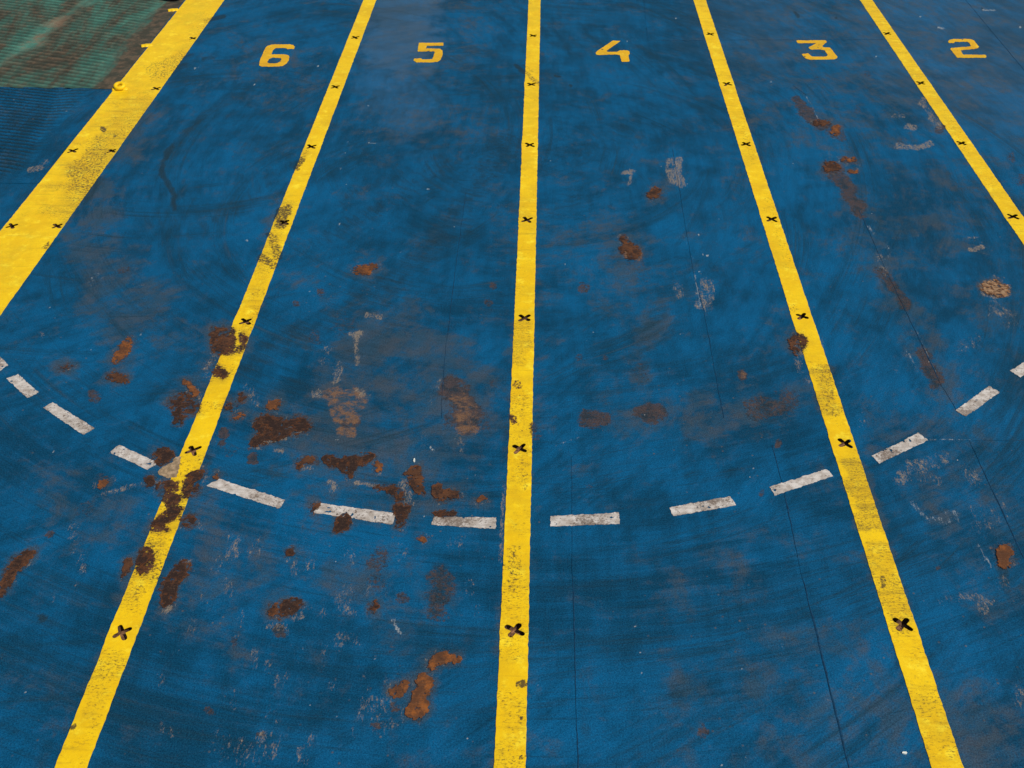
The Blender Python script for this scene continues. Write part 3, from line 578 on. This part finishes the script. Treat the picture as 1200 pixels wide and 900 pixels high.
LABEL = {'A': 'broad yellow boundary stripe along the left of lane 6, twice the width of the others',
         'B': 'yellow lane line between lanes 6 and 5, badly flaked with rust in its lower half',
         'C': 'straight yellow lane line between lanes 5 and 4 down the middle',
         'D': 'yellow lane line between lanes 4 and 3 with tread prints near its foot',
         'E': 'yellow lane line between lanes 3 and 2 leaving the right border'}
WHERE = {'A': 'broad yellow stripe left of lane 6', 'B': 'yellow line between lanes 6 and 5', 'C': 'yellow line between lanes 5 and 4', 'D': 'yellow line between lanes 4 and 3', 'E': 'yellow line between lanes 3 and 2'}
ORD = ['first', 'second', 'third', 'fourth', 'fifth', 'sixth', 'seventh']
Y0, Y1 = -6.0, 17.5
LX = {}
for k, (l, r) in EDGES.items():
    fl = [at(*p) for p in l]; fr = [at(*p) for p in r]
    def lin(a):
        m = (a[1][0]-a[0][0])/(a[1][1]-a[0][1]); return lambda y, m=m, a=a: a[0][0]+m*(y-a[0][1])
    LX[k] = (lin(fl), lin(fr))

def cross_outline(a, w_, rot, rnd):
    pts = []
    for k in range(4):
        an = math.pi/4+k*math.pi/2+rot; aa = a*rnd.uniform(.84, 1.06); ww = w_*rnd.uniform(.88, 1.2); an += rnd.uniform(-.12, .12)
        d = Vector((math.cos(an), math.sin(an))); n = Vector((-d.y, d.x))
        i0 = Vector((math.cos(an-math.pi/4), math.sin(an-math.pi/4)))*w_*1.42
        pts.append(i0)
        for q in (-90, -45, 0, 45, 90):
            t = math.radians(q); pts.append(d*(aa-ww)+d*ww*math.cos(t)+n*ww*math.sin(t))
    return pts

SOCK_XY = []
for k in 'ABCDE':
    for p in SOCK[k]: SOCK_XY.append(at(*p))
HS = .090                                   # half size of the square let into the stripe round a socket
def stripe(k, name):
    fl, fr = LX[k]; wd = fr(4)-fl(4); nc = max(14, int(round(wd/.0155))); ds = .0155; nr = int((Y1-Y0)/ds)
    rnd = random.Random(ord(k)); sk = [at(*p) for p in SOCK[k]]
    ys = Y0+np.arange(nr+1)*ds
    T = np.linspace(0, 1, nc+1)
    bl = (fbm(ys*5, ys*0, ord(k), 5)-.5)*.006+(vnoise(ys*28, ys*0, 4)-.5)*.006
    br = (fbm(ys*5, ys*0+9, ord(k), 5)-.5)*.006+(vnoise(ys*28, ys*0+5, 4)-.5)*.006
    for sx, sy in sk:                       # the thick repainted collars round the sockets bulge a little
        bl -= np.exp(-((ys-sy)/.16)**2)*rnd.uniform(0, .007); br += np.exp(-((ys-sy)/.16)**2)*rnd.uniform(0, .004)
    xl = np.array([fl(y) for y in ys])+bl; xr = np.array([fr(y) for y in ys])+br
    X = xl[:, None]+(xr-xl)[:, None]*T[None, :]; Y = np.repeat(ys[:, None], nc+1, 1)
    bm = bmesh.new()
    V = [[bm.verts.new((X[j, i], Y[j, i], 0)) for i in range(nc+1)] for j in range(nr+1)]
    cut = np.zeros((nr, nc), bool); blocks = []
    for sx, sy in sk:
        j0 = int((sy-HS-Y0)/ds); j1 = int((sy+HS-Y0)/ds)+1
        row = X[(j0+j1)//2]; i0 = max(1, int(np.searchsorted(row, sx-HS))-1); i1 = min(nc-1, int(np.searchsorted(row, sx+HS)))
        cut[j0:j1, i0:i1] = True; blocks.append((j0, j1, i0, i1, sx, sy))
    for j in range(nr):
        for i in range(nc):
            if not cut[j, i]: bm.faces.new((V[j][i], V[j][i+1], V[j+1][i+1], V[j+1][i]))
    for j0, j1, i0, i1, sx, sy in blocks:
        loop = [V[j0][i] for i in range(i0, i1)]+[V[j][i1] for j in range(j0, j1)]+[V[j1][i] for i in range(i1, i0, -1)]+[V[j][i0] for j in range(j1, j0, -1)]
        for j in range(j0+1, j1):
            for i in range(i0+1, i1): bm.verts.remove(V[j][i])
        ed = []
        for a, b in zip(loop, loop[1:]+loop[:1]):
            ed.append(bm.edges.get((a, b)) or bm.edges.new((a, b)))
        sz = .085 if k != 'A' else .080
        hole = [bm.verts.new((sx+q.x, sy+q.y, 0)) for q in cross_outline(sz*rnd.uniform(.93, 1.05), .0205, rnd.uniform(-.2, .2), rnd)]
        he = [bm.edges.new((a, b)) for a, b in zip(hole, hole[1:]+hole[:1])]
        bmesh.ops.triangle_fill(bm, use_beauty=True, use_dissolve=False, edges=ed+he)
        # the plate thickness seen inside the cut
        r = bmesh.ops.extrude_edge_only(bm, edges=he)
        for v in r['geom']:
            if isinstance(v, bmesh.types.BMVert): v.co.z -= .005
    sk_ed = [e for e in bm.edges if len(e.link_faces) == 1 and all(v.co.z > -.001 for v in e.verts)]
    r = bmesh.ops.extrude_edge_only(bm, edges=sk_ed)
    for v in r['geom']:
        if isinstance(v, bmesh.types.BMVert): v.co.z -= .003
    for f in bm.faces:
        if abs(f.normal.z) > .5 and f.normal.z < 0: f.normal_flip()
    o = link_bm(name, bm, M['yellow'], loc=(0, 0, .004))
    paint(o.data)
    return o

# ------------------------------------------------------------------ the deck
def deck():
    xs = np.arange(-10.6, 10.6, .02)
    ys = [-4.0]
    while ys[-1] < 17.0: ys.append(ys[-1]+.012+.0016*(ys[-1]+4))
    ys = np.array(ys); nx, ny = len(xs), len(ys)
    X, Y = np.meshgrid(xs, ys)
    n = nx*ny; I = np.arange(n).reshape(ny, nx)
    Q = np.stack([I[:-1, :-1], I[:-1, 1:], I[1:, 1:], I[1:, :-1]], -1).reshape(-1, 4)
    cx = (X[:-1, :-1]+.01).ravel(); cy = ((Y[:-1, :-1]+Y[1:, 1:])/2).ravel(); keep = np.ones(len(Q), bool)
    for sx, sy in SOCK_XY: 
        lo_, hi_ = next((l(sy), r(sy)) for l, r in LX.values() if l(sy) < sx < r(sy))
        keep &= ~((np.abs(cx-sx) < .098) & (np.abs(cy-sy) < .098) & (cx > lo_+.024) & (cx < hi_-.024))
    Q = Q[keep]
    # plain outer sheet running on to the horizon
    B = 150; x0, x1, y0, y1 = xs[0], xs[-1], ys[0], ys[-1]
    ox = [(-B, -B), (B, -B), (B, B), (-B, B), (x0, y0), (x1, y0), (x1, y1), (x0, y1)]
    oq = np.array([(0, 1, 5, 4), (1, 2, 6, 5), (2, 3, 7, 6), (3, 0, 4, 7)])+n
    co = np.zeros((n+8, 3)); co[:n, 0] = X.ravel(); co[:n, 1] = Y.ravel(); co[n:, :2] = ox
    Q = np.vstack([Q, oq])
    me = bpy.data.meshes.new('deck'); me.vertices.add(len(co)); me.vertices.foreach_set('co', co.ravel())
    me.loops.add(Q.size); me.loops.foreach_set('vertex_index', Q.ravel().astype(np.int32))
    me.polygons.add(len(Q)); me.polygons.foreach_set('loop_start', np.arange(0, Q.size, 4, dtype=np.int32))
    me.update(calc_edges=True); me.validate()
    me.materials.append(M['deck']); paint(me)
    o = bpy.data.objects.new('deck', me); COL.objects.link(o)
    return tag(o, kind='structure')
DECK = deck()

# plate seams: low weld beads
def bead(pts, wd=.011, hgt=.004):
    g = [Vector(at(*p)) for p in pts]; vs, fs = [], []
    fine = []
    for a, b in zip(g[:-1], g[1:]):
        m = max(2, int((b-a).length/.08))
        fine += [a.lerp(b, t/m) for t in range(m)]
    fine.append(g[-1])
    for i, p in enumerate(fine):
        nz = float(fbm(p.x*3+7, p.y*3, 11, 4)); d = (fine[min(i+1, len(fine)-1)]-fine[max(i-1, 0)]).normalized(); nrm = Vector((-d.y, d.x)); ww = wd*random.uniform(.65, 1.2)*.5*min(1.25, max(.15, (nz-.32)*3.8))
        p = p+nrm*(random.uniform(-.003, .003)+(nz-.5)*.018)
        vs += [(p.x+nrm.x*ww, p.y+nrm.y*ww, .0006), (p.x, p.y, hgt*random.uniform(.6, 1)), (p.x-nrm.x*ww, p.y-nrm.y*ww, .0006)]
        if i: b_ = 3*i; fs += [(b_-3, b_-2, b_+1, b_), (b_-2, b_-1, b_+2, b_+1)]
    o = mesh_obj('weld_seam', vs, fs, M['seam'], DECK)
for pts, wd in (([(670,535),(671,675),(677,900),(680,960)], .008), ([(905,522),(918,572),(940,675),(995,900),(1010,960)], .013), ([(788,175),(813,320),(825,365),(848,490)], .007), ([(1136,516),(1168,585),(1200,655),(1260,790)], .016),
                ([(1007,247),(1052,345),(1100,445),(1121,481)], .011), ([(546,225),(530,345),(520,432),(517,490)], .008), ([(752,-30),(759,47)], .010), ([(759,47.5),(829,47.5)], .014), ([(843,47),(1036,46.5)], .014),
                ([(1115,-20),(1200,82),(1260,155)], .014), ([(929,100),(945,112)], .008), ([(1140,516),(1230,516)], .006)):
    bead(pts, wd)

# ribbed plates left of the broad stripe
def ribbed(name, x0, x1, y0, y1, mat, ang, period, z, amp, smooth_right, ribs_to=None, band=None, chev=None):
    xs = np.arange(x0, x1+.001, .035); ys = np.arange(y0, y1+.001, .0135); X, Y = np.meshgrid(xs, ys)
    sx = Y*math.cos(ang)-X*math.sin(ang)
    if chev:                               # tread bars laid herringbone either side of a joint
        a, b = np.array(at(*chev[0])), np.array(at(*chev[1])); xc = a[0]+(Y-a[1])*(b[0]-a[0])/(b[1]-a[1])
        sl, sr = [(q[1][1]-q[0][1])/(q[1][0]-q[0][0]) for q in [(at(*chev[2]), at(*chev[3])), (at(*chev[4]), at(*chev[5]))]]
        sx = Y-np.where(X < xc, sl, sr)*(X-xc)
    sx = sx+.02*fbm(X*.8, Y*.8, 5)
    ph = np.sin(sx/period*2*math.pi)
    prof = np.clip(.5+.9*ph, 0, 1)
    m = np.clip((x1-smooth_right*(.6+.9*fbm(X*0, Y*1.7, 21))-X)/.25, 0, 1)
    if ribs_to is not None: m *= np.clip((Y-ribs_to-(fbm(X*1.5, Y*0, 8)-.5)*.5)/.3, 0, 1)
    bandm = np.zeros_like(X)
    if band:
        a, b, hw = np.array(at(*band[0])), np.array(at(*band[1])), band[2]
        e = (b-a)/np.hypot(*(b-a)); dd = (X-a[0])*e[1]-(Y-a[1])*e[0]
        bandm = np.clip((hw+.5*(fbm(X*2, Y*2, 7)-.5)-np.abs(dd))/.25, 0, 1); m *= 1-.95*bandm
    Z = z+amp*prof*m
    ny, nx = X.shape; I = np.arange(nx*ny).reshape(ny, nx)
    Q = np.stack([I[:-1, :-1], I[:-1, 1:], I[1:, 1:], I[1:, :-1]], -1).reshape(-1, 4)
    o = mesh_obj(name, np.stack([X, Y, Z], -1).reshape(-1, 3).tolist(), Q.tolist(), mat)
    if band:
        A = np.zeros((nx*ny, 4)); A[:, 0] = bandm.ravel()
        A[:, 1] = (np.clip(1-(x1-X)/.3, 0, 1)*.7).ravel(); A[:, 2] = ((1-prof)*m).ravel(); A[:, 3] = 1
        at_ = o.data.attributes.new('stain', 'FLOAT_COLOR', 'POINT'); at_.data.foreach_set('color', A.astype(np.float32).ravel())
    else:
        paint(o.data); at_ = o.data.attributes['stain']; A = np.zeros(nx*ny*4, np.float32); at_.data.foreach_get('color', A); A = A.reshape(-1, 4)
        A[:, 2] = np.maximum(A[:, 2], ((1-prof)*m*.95).ravel()); at_.data.foreach_set('color', A.ravel())   # grooves darkened in colour so the ribs show: painted shade with some dirt
    return tag(o, kind='structure')
gx1 = LX['A'][0](12)-.012
yg = at(60, 104)[1]; yb = at(20, 215)[1]
d0, d1 = np.array(at(10, 78)), np.array(at(45, 83)); angg = math.atan2(*(d1-d0)[::-1])
e0, e1 = np.array(at(8, 152)), np.array(at(40, 155)); angb = math.atan2(*(e1-e0)[::-1])
ribbed('ribbed_ramp', gx1-9, gx1, yg, Y1, M['ramp'], angg, .118, .006, .014, .25, band=((0, 78), (103, 0), .17))
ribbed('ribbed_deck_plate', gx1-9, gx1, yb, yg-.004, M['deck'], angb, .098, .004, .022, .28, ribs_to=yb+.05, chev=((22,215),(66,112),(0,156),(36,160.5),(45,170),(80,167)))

# ------------------------------------------------------------------ stripes
for k in 'ABCDE':
    tag(stripe(k, 'boundary_stripe' if k == 'A' else 'lane_line'), LABEL[k], 'boundary stripe' if k == 'A' else 'lane line', None if k == 'A' else 'yellow lane lines')

# ------------------------------------------------------------------ lashing sockets: steel pots under the cross cuts
def make_pot():
    bm = bmesh.new(); N = 20; R = .092; rings = []
    for rr, zz in ((R, 0), (R, -.03), (R*.9, -.048), (R*.55, -.058), (0.012, -.061)):
        rings.append([bm.verts.new((rr*math.cos(a*2*math.pi/N), rr*math.sin(a*2*math.pi/N), zz)) for a in range(N)])
    for a, b in zip(rings[:-1], rings[1:]):
        for i in range(N): bm.faces.new((a[i], b[i], b[(i+1) % N], a[(i+1) % N]))
    bm.faces.new(rings[-1][::-1])
    for f in bm.faces: f.normal_flip(); f.smooth = True
    me = bpy.data.meshes.new('pot'); bm.to_mesh(me); bm.free(); me.materials.append(M['pot']); return me
def make_debris(seed):
    """rust scale and dirt lying in the pot: one lumpy mound"""
    N, Rr = 22, 9; vs = [(0, 0, -.040)]; fs = []
    for q in range(1, Rr+1):
        for a in range(N):
            x = .068*q/Rr*math.cos(a*2*math.pi/N); y = .068*q/Rr*math.sin(a*2*math.pi/N)
            vs.append((x, y, -.058+.026*float(fbm(x*38+seed*7, y*38, seed))*(1-(q/Rr)**3)))
    for a in range(N): fs.append((0, 1+a, 1+(a+1) % N))
    for q in range(Rr-1):
        for a in range(N): b, c = 1+q*N+a, 1+q*N+(a+1) % N; fs.append((b, b+N, c+N, c))
    me = bpy.data.meshes.new('debris'); me.from_pydata(vs, [], fs); me.materials.append(M['debris']); return me
POT = make_pot(); DEB = [make_debris(q) for q in range(4)]
for k in 'ABCDE':
    for i, p in enumerate(SOCK[k]):
        x, y = at(*p)
        e = bpy.data.objects.new('lashing_socket', None); COL.objects.link(e); e.location = (x, y, 0); e.empty_display_size = .1
        if k == 'A':
            side = 'right' if i < 4 else 'left'
            nm = (ORD[i] if i < 4 else ORD[i-4])
            lab = f'x shaped socket, {nm} from far, in the {side} row of the broad yellow boundary stripe'
        else: lab = f'x shaped socket in the {WHERE[k]}, {ORD[i]} from far'
        tag(e, lab, 'lashing socket', 'lashing sockets along the yellow lines')
        for nm, me in (('pot', POT), ('debris', DEB[(i+ord(k)) % 4])):
            c = bpy.data.objects.new(nm, me); COL.objects.link(c); c.parent = e; c.location = (0, 0, .0032)
            if k == 'A': c.scale = (.75, .9, 1)

# ------------------------------------------------------------------ lane numbers
def zz(o, pts): return [(o[0]+x/15, o[1]+y/15) for x, y in pts]
DIG = [
 ('6', (290, 30), [(200,690),(215,610),(260,510),(310,400),(360,350),(430,330),(740,328),(810,340),(835,375),(820,418),(690,420),(690,402),(490,402),(450,440),(425,505),(560,505),(690,510),(740,535),(735,600),(690,670),(610,720),(480,728),(250,728),(205,710)],
  [[(350,645),(385,590),(440,570),(590,575),(590,610),(530,655),(470,665),(370,660)]]),
 ('5', (470, 30), [(310,300),(748,300),(745,358),(460,360),(440,400),(690,405),(735,440),(735,510),(700,600),(640,645),(500,655),(270,655),(215,620),(230,580),(350,572),(375,595),(550,590),(590,470),(570,462),(285,465)], []),
 ('4', (680, 30), [(265,480),(290,450),(570,265),(720,268),(470,445),(480,460),(650,460),(700,432),(830,435),(870,455),(870,510),(850,520),(870,640),(725,645),(690,525),(640,515),(290,525),(268,500)], []),
 ('3', (920, 30), [(190,258),(720,258),(740,290),(660,355),(680,380),(790,385),(830,430),(925,550),(915,580),(840,602),(440,608),(370,590),(320,550),(285,500),(410,485),(480,545),(720,545),(745,520),(690,440),(600,425),(450,430),(415,400),(420,375),(540,315),(215,315)], []),
 ('2', (1100, 30), [(155,290),(180,250),(260,235),(560,235),(620,260),(710,375),(690,400),(630,415),(390,440),(430,510),(820,510),(848,545),(830,572),(320,572),(290,530),(200,420),(215,395),(300,385),(560,365),(540,320),(500,290),(430,290),(290,292),(270,312),(180,315)], []),
]
for ch, o, pts, hl in DIG:
    ob = sheet('lane_number', zz(o, pts), M['amber'], .004, .010, .35, 12, [zz(o, h) for h in hl], ord(ch), off=-.30, fine=.4, flecks=.80)
    tag(ob, f'painted amber numeral {ch} on the blue deck at the far end of its lane', 'lane number', 'lane numbers')

# ------------------------------------------------------------------ white dashes of the turning arc
DASH = [
 ([(-22,414),(-14,406),(10,428),(0,435)], 'white dash cut by the left border of the photo, leftmost of the arc'),
 ([(8,444),(21,439),(45,460),(32,467)], 'short white dash second from the left end of the arc in lane 6'),
 ([(51,478),(62,472),(111,502),(98,510)], 'worn white dash with grey chips in the middle of lane 6'),
 ([(129,530),(140,522),(186,543),(172,550)], 'white dash left of the rusted yellow line with brown rust at its right end'),
 ([(242,569.5),(257,562),(334,586),(327,596)], 'long grey scuffed white dash just right of the rusted yellow line in lane 5'),
 ([(368,601),(375,590),(464,602),(460,615)], 'white dash speckled with rust in the middle of lane 5'),
 ([(506,615),(509,606),(581,607),(581,620)], 'white dash touching the left side of the central yellow line'),
 ([(645,617),(645,605.5),(725,601),(726,614)], 'clean level white dash right of the central yellow line in lane 4'),
 ([(789,605),(785,595),(855,582),(862,592)], 'white dash with a brown worn right end in the middle of lane 4'),
 ([(907.5,581),(902,571),(969,550),(976,558)], 'white dash crossed by a weld seam left of the line between lanes 4 and 3'),
 ([(1030,543),(1022,534.5),(1076,508),(1087,516)], 'white dash in lane 3 whose right end meets a thin level plate seam'),
 ([(1132,488),(1120,481),(1159,453),(1171,460)], 'steep white dash in lane 3, second from the right end of the arc'),
 ([(1184,435),(1205,421),(1216,427),(1196,442)], 'white dash cut by the right border of the photo'),
]
for i, (p, lab) in enumerate(DASH):
    ob = sheet('arc_dash', p, M['white'], .004, .008, .9, 16, (), 40+i, fine=.9, flecks=.77)
    tag(ob, lab, 'white dash', 'white dashes of the turning arc')

# ------------------------------------------------------------------ rust patches and bare primer
for i, (p, m, lab) in enumerate(RUST):
    on_line = any(LX[k][0](at(*q)[1])-.02 < at(*q)[0] < LX[k][1](at(*q)[1])+.02 for q in p for k in 'BD')
    ob = sheet('rust_patch', p, M[m], .0058+.00035*(i % 9), .008, 4.2, 15, (), 100+i, .003, .64 if on_line else (.77 if m != 'rust_orange' else .84), 2, 1.6, 4.0, 4.5)
    tag(ob, lab, 'rust patch', 'rust patches where the deck paint has gone')
ob = sheet('bare_primer_patch', [(184,553),(195,545),(204,544),(204,537),(211,537),(211,544),(207,559),(199,561)], M['tan'], .0052, .008, 4.0, 18, (), 77, .005)
tag(ob, 'pale tan patch of bare primer touching the left edge of the rusted yellow line', 'primer patch')

# ------------------------------------------------------------------ lugs on the edge of the broad stripe, hose, flakes
def lug(px, length, ang, label, eye=False):
    x, y = at(*px); e = bpy.data.objects.new('lashing_lug', None); COL.objects.link(e); e.location = (x, y, .006); e.rotation_euler.z = ang
    tag(e, label, 'lashing lug', 'yellow lugs on the edge of the broad stripe')
    bm = bmesh.new(); N = 14; prof = []
    for i in range(N):
        t = i/(N-1); ww = (.055-.02*abs(t-.5))*(1+.1*math.sin(t*17)); hh = .03*(1-.45*abs(t-.45))
        xx = (t-.5)*length
        prof.append([bm.verts.new((xx, q*ww, z*hh)) for q, z in ((-1, 0), (-.75, .7), (-.2, 1), (.3, .95), (.8, .6), (1, 0))])
    for a, b in zip(prof[:-1], prof[1:]):
        for j in range(5): bm.faces.new((a[j], b[j], b[j+1], a[j+1]))
    bm.faces.new(prof[0]); bm.faces.new(prof[-1][::-1])
    bmesh.ops.recalc_face_normals(bm, faces=bm.faces)
    for f in bm.faces: f.smooth = True
    link_bm('weld_pad', bm, M['yellow'], e)
    if eye:
        bm = bmesh.new(); R, r, n1, n2 = .06, .030, 20, 8; ring = []
        for i in range(n1):
            a = 2*math.pi*i/n1
            ring.append([bm.verts.new(((R+r*math.cos(b))*math.cos(a), (R+r*math.cos(b))*math.sin(a)*.8, .05+r*math.sin(b)+.02*math.sin(a))) for b in np.arange(n2)*2*math.pi/n2])
        for i in range(n1):
            for j in range(n2): bm.faces.new((ring[i][j], ring[(i+1) % n1][j], ring[(i+1) % n1][(j+1) % n2], ring[i][(j+1) % n2]))
        for f in bm.faces: f.smooth = True
        link_bm('ring', bm, M['yellow'], e)
lug((172, 54), .17, .35, 'narrow yellow lug sticking out over the green ribbed ramp, middle of the three')
lug((203, 12.5), .17, .3, 'farthest yellow lug on the green ribbed ramp beside the black hose')
lug((141, 105), .22, .1, 'yellow ring lug at the corner where green ramp, blue deck and broad stripe meet', True)

def tube(name, pts, r, mat):
    cu = bpy.data.curves.new(name, 'CURVE'); cu.dimensions = '3D'; sp = cu.splines.new('NURBS'); sp.points.add(len(pts)-1)
    for q, p in zip(sp.points, pts): q.co = (*p, 1)
    sp.use_endpoint_u = True; sp.order_u = 4; cu.bevel_depth = r; cu.bevel_resolution = 3; cu.resolution_u = 8
    tmp = bpy.data.objects.new('tmp', cu); COL.objects.link(tmp)
    dg = bpy.context.evaluated_depsgraph_get(); me = bpy.data.meshes.new_from_object(tmp.evaluated_get(dg))
    bpy.data.objects.remove(tmp); me.name = name; me.materials.clear(); me.materials.append(mat)
    for f in me.polygons: f.use_smooth = True
    o = bpy.data.objects.new(name, me); COL.objects.link(o); return o
hp = [(*at(u, v), .05) for u, v in ((150,-30),(168,-10),(182,-1),(196,1.5),(210,3),(216,-4),(224,-24))]
tag(tube('rubber_hose', hp, .035, M['black']), 'black rubber hose lying on the ribbed ramp at the top border', 'hose')

def flake(px, rx, ry, label, mat):
    x, y = at(*px); bm = bmesh.new(); n = 9; rnd = random.Random(int(px[0]))
    top = [bm.verts.new((rx*math.cos(a)*rnd.uniform(.7, 1.1), ry*math.sin(a)*rnd.uniform(.7, 1.1), .008+rnd.uniform(0, .006))) for a in np.arange(n)*2*math.pi/n]
    bot = [bm.verts.new((v.co.x, v.co.y, 0)) for v in top]
    bm.faces.new(top)
    for i in range(n): bm.faces.new((bot[i], bot[(i+1) % n], top[(i+1) % n], top[i]))
    tag(link_bm('paint_flake', bm, mat, loc=(x, y, .001)), label, 'paint flake')
flake((485.5, 540), .010, .022, 'tiny pale yellow flake lying above the upright rust patch in lane 5', M['flake_white'])
flake((1060, 883), .018, .010, 'small loose white flake near the foot of the line between lanes 4 and 3', M['flake_white'])
